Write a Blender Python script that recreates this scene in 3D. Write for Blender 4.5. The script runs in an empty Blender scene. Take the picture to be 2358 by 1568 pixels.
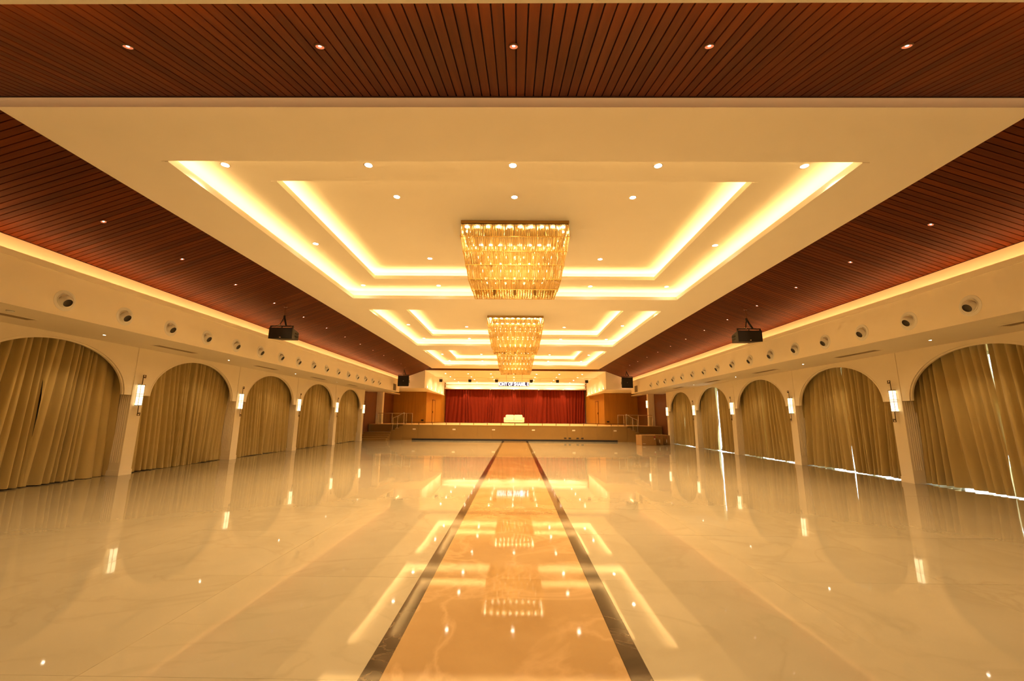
import bpy, math, random
from mathutils import Vector, Matrix, Euler
random.seed(7)
scene = bpy.context.scene
COL = scene.collection
# ------------------------------------------------------------------ camera
F_PX, PITCH, YAW, ROLL = 971.33, 0.182722, -0.010634, 0.008375
cp, sp, cy, sy = math.cos(PITCH), math.sin(PITCH), math.cos(YAW), math.sin(YAW)
fwd = Vector((sy*cp, cy*cp, sp)); rgt = Vector((cy, -sy, 0)); upv = rgt.cross(fwd)
r2 = rgt*math.cos(ROLL) + upv*math.sin(ROLL); u2 = upv*math.cos(ROLL) - rgt*math.sin(ROLL)
cd = bpy.data.cameras.new('camera'); cam = bpy.data.objects.new('camera', cd); COL.objects.link(cam)
cd.sensor_width = 36.0; cd.sensor_fit = 'HORIZONTAL'; cd.lens = F_PX*36.0/2358.0; cd.clip_start = 0.02; cd.clip_end = 300
m = Matrix.Identity(4)
for i in range(3):
    m[i][0], m[i][1], m[i][2] = r2[i], u2[i], -fwd[i]
m[0][3], m[1][3], m[2][3] = 0.08, 0.0, 1.6
cam.matrix_world = m
scene.camera = cam
# ------------------------------------------------------------------ world, exposure, light levels
w = bpy.data.worlds.new('daylight'); scene.world = w; w.use_nodes = True
bg = w.node_tree.nodes['Background']; bg.inputs[0].default_value = (0.80, 0.90, 1.0, 1); bg.inputs[1].default_value = 4.0
vs = scene.view_settings; vs.view_transform = 'Standard'; vs.look = 'None'; vs.gamma = 1.0; vs.use_curve_mapping = False
vs.exposure = 1.0
cy_ = scene.cycles
cy_.use_light_tree = True; cy_.max_bounces = 6; cy_.diffuse_bounces = 4; cy_.glossy_bounces = 3
cy_.transmission_bounces = 3; cy_.transparent_max_bounces = 8; cy_.use_adaptive_sampling = True; cy_.adaptive_threshold = 0.1; cy_.adaptive_min_samples = 16; cy_.sample_clamp_indirect = 6.0; cy_.caustics_reflective = False; cy_.caustics_refractive = False
cy_.use_denoising = True
WARM = (1.0, 0.60, 0.23)
WARM2 = (1.0, 0.66, 0.32)
LED_COVE, LED_SIDE, LED_STAGE = 13.5, 12.5, 10.0
SPOT_HALL, SPOT_WOOD, SPOT_STAGE, SPOT_CURT = 352.0, 14.0, 88.0, 42.0
LAMP_E = 22.0
LENS_E, SHADE_E = 25.0, 1.2

# ------------------------------------------------------------------ materials
MATS = {}
def mat(name):
    if name in MATS: return MATS[name]
    x = bpy.data.materials.new(name); x.use_nodes = True; MATS[name] = x
    return x
def nodes(x): return x.node_tree.nodes, x.node_tree.links
def simple(name, col, rough=0.6, metal=0.0, var=0.0, scale=3.0, spec=0.5, bump=0.0, bscale=60.0, stretch=(1,1,1)):
    x = mat(name); n, l = nodes(x); b = n['Principled BSDF']
    b.inputs['Base Color'].default_value = (*col, 1); b.inputs['Roughness'].default_value = rough
    b.inputs['Metallic'].default_value = metal; b.inputs['Specular IOR Level'].default_value = spec
    tc = n.new('ShaderNodeTexCoord'); mp = n.new('ShaderNodeMapping'); l.new(tc.outputs['Object'], mp.inputs[0]); mp.inputs['Scale'].default_value = stretch
    if var > 0:
        nz = n.new('ShaderNodeTexNoise'); nz.inputs['Scale'].default_value = scale; nz.inputs['Detail'].default_value = 3
        l.new(mp.outputs[0], nz.inputs[0])
        mx = n.new('ShaderNodeMix'); mx.data_type = 'RGBA'
        mx.inputs[6].default_value = (*[c*(1-var) for c in col], 1); mx.inputs[7].default_value = (*[min(1, c*(1+var)) for c in col], 1)
        l.new(nz.outputs[0], mx.inputs[0]); l.new(mx.outputs[2], b.inputs['Base Color'])
    if bump > 0:
        n2 = n.new('ShaderNodeTexNoise'); n2.inputs['Scale'].default_value = bscale; l.new(mp.outputs[0], n2.inputs[0])
        bp = n.new('ShaderNodeBump'); bp.inputs['Strength'].default_value = bump; bp.inputs['Distance'].default_value = 0.004
        l.new(n2.outputs[0], bp.inputs['Height']); l.new(bp.outputs[0], b.inputs['Normal'])
    return x
def emis(name, col, s, base=(0.8,0.8,0.8)):
    x = mat(name); n, l = nodes(x); b = n['Principled BSDF']
    b.inputs['Base Color'].default_value = (*base, 1); b.inputs['Emission Color'].default_value = (*col, 1); b.inputs['Emission Strength'].default_value = s
    return x
def wood(name, c0, c1, rough, axis, grain=14.0, rnd=0.25, spec=0.5):
    x = mat(name); n, l = nodes(x); b = n['Principled BSDF']
    tc = n.new('ShaderNodeTexCoord'); mp = n.new('ShaderNodeMapping'); oi = n.new('ShaderNodeObjectInfo')
    sc = [grain, grain, grain]; sc[axis] = grain*0.05
    mp.inputs['Scale'].default_value = sc
    l.new(tc.outputs['Object'], mp.inputs[0])
    ml = n.new('ShaderNodeMath'); ml.operation = 'MULTIPLY'; ml.inputs[1].default_value = 40; l.new(oi.outputs['Random'], ml.inputs[0])
    cb = n.new('ShaderNodeCombineXYZ'); l.new(ml.outputs[0], cb.inputs[0]); l.new(ml.outputs[0], cb.inputs[1]); l.new(ml.outputs[0], cb.inputs[2]); l.new(cb.outputs[0], mp.inputs['Location'])
    nz = n.new('ShaderNodeTexNoise'); nz.inputs['Scale'].default_value = 1.0; nz.inputs['Detail'].default_value = 5; nz.inputs['Roughness'].default_value = 0.6; l.new(mp.outputs[0], nz.inputs[0])
    rp = n.new('ShaderNodeValToRGB'); rp.color_ramp.elements[0].color = (*c0, 1); rp.color_ramp.elements[1].color = (*c1, 1)
    rp.color_ramp.elements[0].position = 0.3; rp.color_ramp.elements[1].position = 0.72; l.new(nz.outputs[0], rp.inputs[0])
    hs = n.new('ShaderNodeHueSaturation'); l.new(rp.outputs[0], hs.inputs['Color'])
    mr = n.new('ShaderNodeMapRange'); mr.inputs[3].default_value = 1-rnd; mr.inputs[4].default_value = 1+rnd; l.new(oi.outputs['Random'], mr.inputs[0]); l.new(mr.outputs[0], hs.inputs['Value'])
    l.new(hs.outputs[0], b.inputs['Base Color']); b.inputs['Roughness'].default_value = rough; b.inputs['Specular IOR Level'].default_value = spec
    return x
def marble(name, c0, c1, vein, vscale, vwidth, rough, rnd=0.05, bump=0.05, cloud=1.2, stretch=(1,1,1)):
    x = mat(name); n, l = nodes(x); b = n['Principled BSDF']
    g = n.new('ShaderNodeNewGeometry'); mp = n.new('ShaderNodeMapping'); mp.inputs['Scale'].default_value = stretch; l.new(g.outputs['Position'], mp.inputs[0])
    oi = n.new('ShaderNodeObjectInfo')
    ml = n.new('ShaderNodeMath'); ml.operation = 'MULTIPLY'; ml.inputs[1].default_value = 37; l.new(oi.outputs['Random'], ml.inputs[0])
    cb = n.new('ShaderNodeCombineXYZ'); l.new(ml.outputs[0], cb.inputs[0]); l.new(ml.outputs[0], cb.inputs[2]); l.new(cb.outputs[0], mp.inputs['Location'])
    n1 = n.new('ShaderNodeTexNoise'); n1.inputs['Scale'].default_value = cloud; n1.inputs['Detail'].default_value = 5; n1.inputs['Roughness'].default_value = 0.55; l.new(mp.outputs[0], n1.inputs[0])
    r1 = n.new('ShaderNodeValToRGB'); r1.color_ramp.elements[0].color = (*c0, 1); r1.color_ramp.elements[1].color = (*c1, 1); r1.color_ramp.elements[0].position = .32; r1.color_ramp.elements[1].position = .7; l.new(n1.outputs[0], r1.inputs[0])
    n2 = n.new('ShaderNodeTexNoise'); n2.inputs['Scale'].default_value = vscale; n2.inputs['Detail'].default_value = 6; n2.inputs['Roughness'].default_value = 0.5; n2.inputs['Distortion'].default_value = 1.0; l.new(mp.outputs[0], n2.inputs[0])
    s1 = n.new('ShaderNodeMath'); s1.operation = 'SUBTRACT'; s1.inputs[1].default_value = 0.5; l.new(n2.outputs[0], s1.inputs[0])
    s2 = n.new('ShaderNodeMath'); s2.operation = 'ABSOLUTE'; l.new(s1.outputs[0], s2.inputs[0])
    mr = n.new('ShaderNodeMapRange'); mr.inputs[1].default_value = 0.0; mr.inputs[2].default_value = vwidth; mr.inputs[3].default_value = 1.0; mr.inputs[4].default_value = 0.0; l.new(s2.outputs[0], mr.inputs[0])
    mx = n.new('ShaderNodeMix'); mx.data_type = 'RGBA'; l.new(mr.outputs[0], mx.inputs[0]); l.new(r1.outputs[0], mx.inputs[6]); mx.inputs[7].default_value = (*vein, 1)
    hs = n.new('ShaderNodeHueSaturation'); l.new(mx.outputs[2], hs.inputs['Color'])
    m2 = n.new('ShaderNodeMapRange'); m2.inputs[3].default_value = 1-rnd; m2.inputs[4].default_value = 1+rnd; l.new(oi.outputs['Random'], m2.inputs[0]); l.new(m2.outputs[0], hs.inputs['Value'])
    l.new(hs.outputs[0], b.inputs['Base Color']); b.inputs['Roughness'].default_value = rough; b.inputs['IOR'].default_value = 1.43
    nb = n.new('ShaderNodeTexNoise'); nb.inputs['Scale'].default_value = 2.6; nb.inputs['Detail'].default_value = 2; l.new(g.outputs['Position'], nb.inputs[0])
    bp = n.new('ShaderNodeBump'); bp.inputs['Strength'].default_value = bump; bp.inputs['Distance'].default_value = 0.01; l.new(nb.outputs[0], bp.inputs['Height']); l.new(bp.outputs[0], b.inputs['Normal'])
    return x
PAINT = simple('white_paint', (0.89, 0.855, 0.77), 0.75, var=0.02, scale=1.5, spec=0.2)
PAINTW = simple('cream_wall_paint', (0.87, 0.77, 0.58), 0.65, var=0.03, scale=2.0, spec=0.25)
DARKBACK = simple('dark_groove', (0.022, 0.005, 0.001), 0.9, var=0.1)
PLANK_X = wood('walnut_plank_cross', (0.076, 0.0150, 0.0006), (0.128, 0.0275, 0.0012), 0.5, 0, rnd=0.2, spec=0.12)
PLANK_Y = wood('walnut_plank_long', (0.076, 0.0150, 0.0006), (0.128, 0.0275, 0.0012), 0.5, 1, rnd=0.2, spec=0.12)
VENEER = wood('wing_wall_veneer', (0.32, 0.14, 0.009), (0.42, 0.195, 0.017), 0.4, 2, grain=7.0, rnd=0.03)
VENEER2 = wood('side_panel_veneer', (0.135, 0.036, 0.003), (0.19, 0.055, 0.006), 0.45, 2, grain=7.0, rnd=0.03)
FASCIA = simple('stage_front_laminate', (0.245, 0.135, 0.03), 0.5, var=0.08, scale=2.0)
STAGEFLOOR = wood('stage_boards', (0.66, 0.43, 0.16), (0.78, 0.53, 0.22), 0.4, 0, grain=6.0, rnd=0.02)
STEP = simple('step_laminate', (0.30, 0.17, 0.05), 0.4, var=0.08, scale=3.0)
CREAM = marble('cream_marble', (0.25, 0.211, 0.137), (0.276, 0.234, 0.155), (0.247, 0.207, 0.134), 0.7, 0.03, 0.035, rnd=0.012, bump=0.016)
RUNNER = marble('honey_marble', (0.22, 0.13, 0.05), (0.26, 0.161, 0.066), (0.29, 0.18, 0.08), 0.9, 0.05, 0.045, rnd=0.02, bump=0.016)
BORDER = marble('dark_emperador_marble', (0.016, 0.0095, 0.0048), (0.052, 0.031, 0.0165), (0.085, 0.052, 0.027), 2.2, 0.016, 0.06, rnd=0.15, bump=0.016, cloud=3.5, stretch=(1, 1.4, 1))
CURTAIN = simple('olive_tan_velvet', (0.49, 0.375, 0.155), 0.85, var=0.10, scale=6.0, spec=0.15, bump=0.3, bscale=140, stretch=(1, 1, 0.15))
CURTAIN.node_tree.nodes['Principled BSDF'].inputs['Sheen Weight'].default_value = 0.15
RED = simple('red_stage_velvet', (0.165, 0.0155, 0.0038), 0.8, var=0.08, scale=3.0, spec=0.15, stretch=(1, 1, 0.1))
BLACK = simple('black_speaker_paint', (0.012, 0.011, 0.009), 0.55, var=0.1, bump=0.4, bscale=220)
BLACK2 = simple('black_side_paint', (0.028, 0.024, 0.015), 0.5, var=0.1)
GRILLE = simple('black_grille_mesh', (0.008, 0.007, 0.006), 0.7, bump=0.8, bscale=300)
STEEL = simple('brushed_steel', (0.62, 0.58, 0.50), 0.25, metal=1.0, var=0.05, scale=20)
BRONZE = simple('dark_bronze', (0.10, 0.055, 0.022), 0.45, metal=0.7, var=0.1, scale=20)
BRASS = simple('gold_plate', (0.42, 0.25, 0.07), 0.3, metal=0.8, var=0.06, scale=8)
GOLD = simple('gilded_frame', (0.85, 0.55, 0.16), 0.25, metal=1.0, var=0.05, scale=20)
OPENSHADE = simple('opening_shade', (0.03, 0.022, 0.012), 0.8, var=0.1)  # dark colour stands in for the shade inside slots, recesses and vents
NOZZLE = simple('nozzle_enamel', (0.76, 0.72, 0.62), 0.4, var=0.02)
NOZZLEIN = simple('nozzle_bore_shade', (0.055, 0.042, 0.024), 0.7, var=0.05)  # shade deep in the nozzle put into the colour
SLOT = simple('slot_diffuser', (0.34, 0.25, 0.14), 0.6, var=0.1)
CARD = simple('corrugated_cardboard', (0.27, 0.135, 0.03), 0.8, var=0.10, scale=5, bump=0.15, bscale=40)
CARDTAPE = simple('packing_tape', (0.33, 0.19, 0.06), 0.25, var=0.05)
REDLBL = simple('red_print', (0.30, 0.02, 0.015), 0.6, var=0.05)
WHITELBL = simple('pale_label', (0.62, 0.52, 0.36), 0.6, var=0.05)
SOFA = simple('ivory_leatherette', (0.88, 0.86, 0.74), 0.45, var=0.03, scale=6, bump=0.1, bscale=50)
TOEKICK = simple('black_toe_kick', (0.008, 0.005, 0.004), 0.6, var=0.1)
PLATE = simple('pale_step_light_plate', (0.75, 0.62, 0.45), 0.4, var=0.04)
LED = emis('led_tape', WARM, LED_COVE); LEDS = emis('led_tape_side', (1.0, 0.45, 0.175), LED_SIDE); LEDT = emis('led_tape_stage', WARM2, LED_STAGE)
LEDF = emis('led_tape_entry', (1.0, 0.53, 0.22), 52.0)
LENS = emis('downlight_lens', (1.0, 0.85, 0.62), LENS_E)
LENSW = emis('dim_downlight_reflector', (1.0, 0.26, 0.10), 0.42, (0.10, 0.03, 0.015))
LENSB = emis('dim_downlight_bulb', (1.0, 0.80, 0.60), 4.0)
SHADE = emis('frosted_sconce_shade', (1.0, 0.78, 0.42), SHADE_E)
LAMPM = emis('chandelier_lamp', (1.0, 0.80, 0.45), LAMP_E)
LAMPI = emis('chandelier_inner_lamp', (1.0, 0.74, 0.36), LAMP_E*0.4)
SIGNLED = emis('white_led_letters', (0.93, 0.90, 1.0), 2.2)
SIGNBG = emis('navy_led_panel', (0.10, 0.07, 0.30), 0.12, (0.02, 0.02, 0.05))
for x_ in (LENS, LENSW, LENSB, SIGNLED, SIGNBG): x_.cycles.emission_sampling = 'NONE'   # tiny fittings: their beams are spot lamps
def crystal():
    x = mat('amber_crystal'); n, l = nodes(x); n.remove(n['Principled BSDF'])
    tr = n.new('ShaderNodeBsdfTranslucent'); tr.inputs[0].default_value = (1.0, 0.79, 0.34, 1)
    tp = n.new('ShaderNodeBsdfTransparent'); tp.inputs[0].default_value = (1.0, 0.80, 0.45, 1)
    gl = n.new('ShaderNodeBsdfGlossy'); gl.inputs[0].default_value = (1.0, 0.80, 0.45, 1); gl.inputs['Roughness'].default_value = 0.18
    df = n.new('ShaderNodeBsdfDiffuse'); df.inputs[0].default_value = (1.0, 0.72, 0.28, 1)
    a = n.new('ShaderNodeMixShader'); a.inputs[0].default_value = 0.45; l.new(tr.outputs[0], a.inputs[1]); l.new(tp.outputs[0], a.inputs[2])
    a2 = n.new('ShaderNodeMixShader'); a2.inputs[0].default_value = 0.3; l.new(a.outputs[0], a2.inputs[1]); l.new(df.outputs[0], a2.inputs[2])
    fr = n.new('ShaderNodeFresnel'); fr.inputs[0].default_value = 1.6
    mx = n.new('ShaderNodeMath'); mx.operation = 'MULTIPLY_ADD'; mx.inputs[1].default_value = 0.8; mx.inputs[2].default_value = 0.12; l.new(fr.outputs[0], mx.inputs[0])
    c = n.new('ShaderNodeMixShader'); l.new(mx.outputs[0], c.inputs[0]); l.new(a2.outputs[0], c.inputs[1]); l.new(gl.outputs[0], c.inputs[2])
    l.new(c.outputs[0], n['Material Output'].inputs[0]); return x
CRYSTAL = crystal()
def glass():
    x = mat('clear_glass'); n, l = nodes(x); n.remove(n['Principled BSDF'])
    tp = n.new('ShaderNodeBsdfTransparent'); tp.inputs[0].default_value = (0.93, 0.96, 0.94, 1)
    gl = n.new('ShaderNodeBsdfGlossy'); gl.inputs['Roughness'].default_value = 0.02
    lw = n.new('ShaderNodeLayerWeight'); lw.inputs[0].default_value = 0.5
    pw = n.new('ShaderNodeMath'); pw.operation = 'POWER'; pw.inputs[1].default_value = 5.0; l.new(lw.outputs['Facing'], pw.inputs[0])
    fr = n.new('ShaderNodeMath'); fr.operation = 'MULTIPLY_ADD'; fr.inputs[1].default_value = 0.9; fr.inputs[2].default_value = 0.04; l.new(pw.outputs[0], fr.inputs[0])
    c = n.new('ShaderNodeMixShader'); l.new(fr.outputs[0], c.inputs[0]); l.new(tp.outputs[0], c.inputs[1]); l.new(gl.outputs[0], c.inputs[2])
    l.new(c.outputs[0], n['Material Output'].inputs[0]); return x
GLASS = glass()

# ------------------------------------------------------------------ mesh helpers
class MB:
    def __init__(s): s.v = []; s.f = []
    def quad(s, *p):
        i = len(s.v); s.v += [tuple(q) for q in p]; s.f.append(tuple(range(i, i+len(p)))); return s
    def box(s, x0, x1, y0, y1, z0, z1):
        i = len(s.v)
        s.v += [(x0,y0,z0),(x1,y0,z0),(x1,y1,z0),(x0,y1,z0),(x0,y0,z1),(x1,y0,z1),(x1,y1,z1),(x0,y1,z1)]
        s.f += [(i,i+3,i+2,i+1),(i+4,i+5,i+6,i+7),(i,i+1,i+5,i+4),(i+1,i+2,i+6,i+5),(i+2,i+3,i+7,i+6),(i+3,i,i+4,i+7)]; return s
    def hexa(s, b, t):
        i = len(s.v); s.v += [tuple(q) for q in b] + [tuple(q) for q in t]
        s.f += [(i,i+3,i+2,i+1),(i+4,i+5,i+6,i+7),(i,i+1,i+5,i+4),(i+1,i+2,i+6,i+5),(i+2,i+3,i+7,i+6),(i+3,i,i+4,i+7)]; return s
    def cbox(s, x0, x1, y0, y1, z0, z1, c):      # box with chamfered edges
        i = len(s.v); P = []
        for z, ins in ((z0, c), (z0+c, 0), (z1-c, 0), (z1, c)):
            a, b, e, g = x0+ins, x1-ins, y0+ins, y1-ins
            k = c*0.999 if ins == 0 else c*0.4
            P.append([(a+k,e,z),(b-k,e,z),(b,e+k,z),(b,g-k,z),(b-k,g,z),(a+k,g,z),(a,g-k,z),(a,e+k,z)])
        for r in P: s.v += r
        for r in range(3):
            for j in range(8):
                s.f.append((i+r*8+j, i+r*8+(j+1)%8, i+(r+1)*8+(j+1)%8, i+(r+1)*8+j))
        s.f.append(tuple(i+j for j in reversed(range(8)))); s.f.append(tuple(i+24+j for j in range(8))); return s
    def ring(s, pts_lo, pts_hi, close=True):
        i = len(s.v); n = len(pts_lo); s.v += [tuple(q) for q in pts_lo] + [tuple(q) for q in pts_hi]
        for j in range(n if close else n-1): s.f.append((i+j, i+(j+1)%n, i+n+(j+1)%n, i+n+j))
        return s
    def tube(s, p, q, r, n=8, r2=None, caps=True):
        p, q = Vector(p), Vector(q); d = (q-p).normalized(); a = d.orthogonal().normalized(); b = d.cross(a); r2 = r if r2 is None else r2
        lo = [p + (a*math.cos(2*math.pi*k/n)+b*math.sin(2*math.pi*k/n))*r for k in range(n)]
        hi = [q + (a*math.cos(2*math.pi*k/n)+b*math.sin(2*math.pi*k/n))*r2 for k in range(n)]
        i = len(s.v); s.ring(lo, hi)
        if caps: s.f.append(tuple(i+k for k in reversed(range(n)))); s.f.append(tuple(i+n+k for k in range(n)))
        return s
    def lathe(s, prof, n=24, axis=(0,0,1), origin=(0,0,0)):   # prof: (r, h)
        ax = Vector(axis).normalized(); a = ax.orthogonal().normalized(); b = ax.cross(a); o = Vector(origin); i = len(s.v)
        for r, h in prof:
            for k in range(n):
                t = 2*math.pi*k/n; s.v.append(tuple(o + ax*h + (a*math.cos(t)+b*math.sin(t))*r))
        for j in range(len(prof)-1):
            for k in range(n): s.f.append((i+j*n+k, i+j*n+(k+1)%n, i+(j+1)*n+(k+1)%n, i+(j+1)*n+k))
        return s
    def disc(s, o, axis, r, n=20):
        ax = Vector(axis).normalized(); a = ax.orthogonal().normalized(); b = ax.cross(a); o = Vector(o); i = len(s.v)
        s.v += [tuple(o+(a*math.cos(2*math.pi*k/n)+b*math.sin(2*math.pi*k/n))*r) for k in range(n)]; s.f.append(tuple(range(i, i+n))); return s
    def mesh(s, name, material, off=(0,0,0), smooth=False):
        me = bpy.data.meshes.new(name); ox, oy, oz = off
        me.from_pydata([(x-ox, y-oy, z-oz) for x, y, z in s.v], [], s.f); me.materials.append(material)
        if smooth: me.polygons.foreach_set('use_smooth', [True]*len(me.polygons))
        me.update(); return me
    def build(s, name, material, parent=None, off=None, smooth=False):
        if off is None: off = wloc(parent) if parent else (0,0,0)
        o = bpy.data.objects.new(name, s.mesh(name, material, off, smooth)); COL.objects.link(o)
        if parent: o.parent = parent
        return o
def wloc(o):
    v = Vector((0,0,0))
    while o is not None: v += o.location; o = o.parent
    return v
def tag(o, label, cat, group=None, kind=None):
    o['label'] = label; o['category'] = cat
    if group: o['group'] = group
    if kind: o['kind'] = kind
    return o
def empty(name, loc, label=None, cat=None, group=None, kind=None, rz=0.0):
    o = bpy.data.objects.new(name, None); COL.objects.link(o); o.location = loc; o.rotation_euler[2] = rz
    if label: tag(o, label, cat, group, kind)
    return o
def obj(name, me, parent=None, loc=(0,0,0), rot=None, scale=None):
    o = bpy.data.objects.new(name, me); COL.objects.link(o); o.parent = parent; o.location = loc
    if rot: o.rotation_euler = rot
    if scale: o.scale = scale
    return o
def copy_tree(o, parent=None):
    c = o.copy(); COL.objects.link(c); c.parent = parent
    for ch in list(o.children): copy_tree(ch, c)
    return c
def spot(loc, energy, size, blend=0.6, direction=(0,0,-1), color=WARM2, rad=0.04, parent=None):
    d = bpy.data.lights.new('downlight_beam', 'SPOT'); d.energy = energy; d.spot_size = math.radians(size); d.spot_blend = blend; d.color = color; d.shadow_soft_size = rad
    o = bpy.data.objects.new('downlight_beam', d); COL.objects.link(o); o.location = loc
    o.rotation_euler = Vector(direction).to_track_quat('-Z', 'Y').to_euler()
    if parent: o.parent = parent
    return o
ORD = ['first', 'second', 'third', 'fourth', 'fifth', 'sixth', 'seventh', 'eighth', 'ninth', 'tenth', 'eleventh', 'twelfth', 'thirteenth', 'fourteenth', 'fifteenth', 'sixteenth']
SIDE = {-1: 'left', 1: 'right'}

# ------------------------------------------------------------------ key dimensions (metres)
ZT, Z1, Z2 = 5.478, 5.808, 6.10            # tray underside, first recess, second recess
TX, TY0, TY1 = 6.63, 4.72, 33.38           # tray plan
HOLES = [(5.87, 13.44), (14.94, 22.64), (24.25, 31.52)]; HX = 5.33
INNER = [(6.97, 12.40), (16.14, 21.56), (25.30, 30.55)]; IX = 4.29
SOF = 3.48; BX = 8.73; LIPZ = 4.42; WX, WZ, WS = 9.0, 4.755, 0.368   # soffit, bulkhead face, lip, wood low edge, slope
PX, P0, PP = 10.58, 11.87, 4.45            # arcade face, first pillar, pitch
STY, STZ = 31.2, 1.11                      # stage front, stage top

# ------------------------------------------------------------------ floor
fl = MB().box(-11.6, 11.6, -3.4, 31.25, -0.25, -0.02).build('floor', DARKBACK); tag(fl, 'polished cream marble floor with dark bordered honey runner', 'floor', kind='structure')
MB().box(-11.4, 11.4, -3.3, 1.23, -0.02, 0.0).build('floor_slab', CREAM, fl)
def slab_mesh(name, wx, wy, material):
    b = MB(); g = 0.0006
    b.box(-wx/2+g, wx/2-g, -wy/2+g, wy/2-g, -0.02, 0.0); return b.mesh(name, material)
cols = [0.95 + (11.4-0.95)*k/6 for k in range(7)]; colsL = [-0.89 - (11.4-0.89)*k/6 for k in range(7)]
rows = [1.23 + 1.71*k for k in range(18)] + [31.25]
mR = slab_mesh('cream_slab', cols[1]-cols[0], 1.71, CREAM); mL = slab_mesh('cream_slab_wide', colsL[0]-colsL[1], 1.71, CREAM)
mC = slab_mesh('runner_slab', 0.81+0.755, 1.71, RUNNER); mB = slab_mesh('border_slab', 0.1375, 1.71, BORDER)
for k in range(18):
    yc = (rows[k]+rows[k+1])/2; syk = (rows[k+1]-rows[k])/1.71
    t = lambda a: (random.gauss(0, a), random.gauss(0, a), 0)
    for j in range(6):
        obj('floor_slab', mR, fl, ((cols[j]+cols[j+1])/2, yc, 0), t(0.0005), (1, syk, 1))
        obj('floor_slab', mL, fl, ((colsL[j]+colsL[j+1])/2, yc, 0), t(0.0005), (1, syk, 1))
    obj('runner_slab', mC, fl, (0.0275, yc, 0), t(0.0006), (1, syk, 1))
    obj('border_slab', mB, fl, (-0.8225, yc, 0), t(0.0006), (1, syk, 1)); obj('border_slab', mB, fl, (0.88, yc, 0), t(0.0006), (1, syk, 1))

# ------------------------------------------------------------------ tray ceiling with three stepped coves
def frame_quads(b, o, i, z):
    (a0, a1, c0, c1), (b0, b1, d0, d1) = o, i
    b.quad((a0,c0,z),(a1,c0,z),(b1,d0,z),(b0,d0,z)); b.quad((a1,c0,z),(a1,c1,z),(b1,d1,z),(b1,d0,z))
    b.quad((a1,c1,z),(a0,c1,z),(b0,d1,z),(b1,d1,z)); b.quad((a0,c1,z),(a0,c0,z),(b0,d0,z),(b0,d1,z))
def grow(r, d): return (r[0]-d, r[1]+d, r[2]-d, r[3]+d)
def walls(b, r, z0, z1):
    b.quad((r[0],r[2],z0),(r[1],r[2],z0),(r[1],r[2],z1),(r[0],r[2],z1)); b.quad((r[1],r[2],z0),(r[1],r[3],z0),(r[1],r[3],z1),(r[1],r[2],z1))
    b.quad((r[1],r[3],z0),(r[0],r[3],z0),(r[0],r[3],z1),(r[1],r[3],z1)); b.quad((r[0],r[3],z0),(r[0],r[2],z0),(r[0],r[2],z1),(r[0],r[3],z1))
b = MB()
ys = [TY0] + [y for h in HOLES for y in h] + [TY1]
for k in range(0, len(ys)-1, 2): b.quad((-TX,ys[k],ZT),(TX,ys[k],ZT),(TX,ys[k+1],ZT),(-TX,ys[k+1],ZT))
for h in HOLES:
    b.quad((-TX,h[0],ZT),(-HX,h[0],ZT),(-HX,h[1],ZT),(-TX,h[1],ZT)); b.quad((HX,h[0],ZT),(TX,h[0],ZT),(TX,h[1],ZT),(HX,h[1],ZT))
walls(b, (-TX, TX, TY0, TY1), ZT, ZT+0.28)
CD = 0.30
strips = []
for hy, iy in zip(HOLES, INNER):
    for r, z0, z1, nxt in (((-HX,HX,*hy), ZT, Z1, (-IX,IX,*iy)), ((-IX,IX,*iy), Z1, Z2, None)):
        walls(b, r, z0, z0+0.10); frame_quads(b, grow(r, 0.03), r, z0+0.10); walls(b, grow(r, 0.03), z0+0.03, z0+0.10)
        frame_quads(b, grow(r, CD), grow(r, 0.03), z0+0.03); walls(b, grow(r, CD), z0+0.03, z1)
        R = grow(r, CD)
        if nxt: frame_quads(b, R, nxt, z1)
        else: b.quad((R[0],R[2],z1),(R[1],R[2],z1),(R[1],R[3],z1),(R[0],R[3],z1))
        strips.append((r, z0))
tray = b.build('ceiling_tray', PAINT); tag(tray, 'white flat tray ceiling with three stepped glowing coves', 'ceiling', kind='structure')
for r, z0 in strips:
    s = MB(); frame_quads(s, grow(r, 0.16), grow(r, 0.11), z0+0.05); s.build('light_strip', LED, tray)
    mo = MB(); R = grow(r, 0.0)
    for d0, d1, t in ((0.0, 0.05, 0.013), (0.05, 0.11, 0.006)):
        A, B_ = grow(r, d1), grow(r, d0)
        mo.box(A[0], B_[0], r[2]+.002, A[3], z0-t, z0+.0005); mo.box(B_[1], A[1], r[2]+.002, A[3], z0-t, z0+.0005); mo.box(B_[0], B_[1], B_[3], A[3], z0-t, z0+.0005)
    mo.build('cove_moulding', PAINT, tray)

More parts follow.
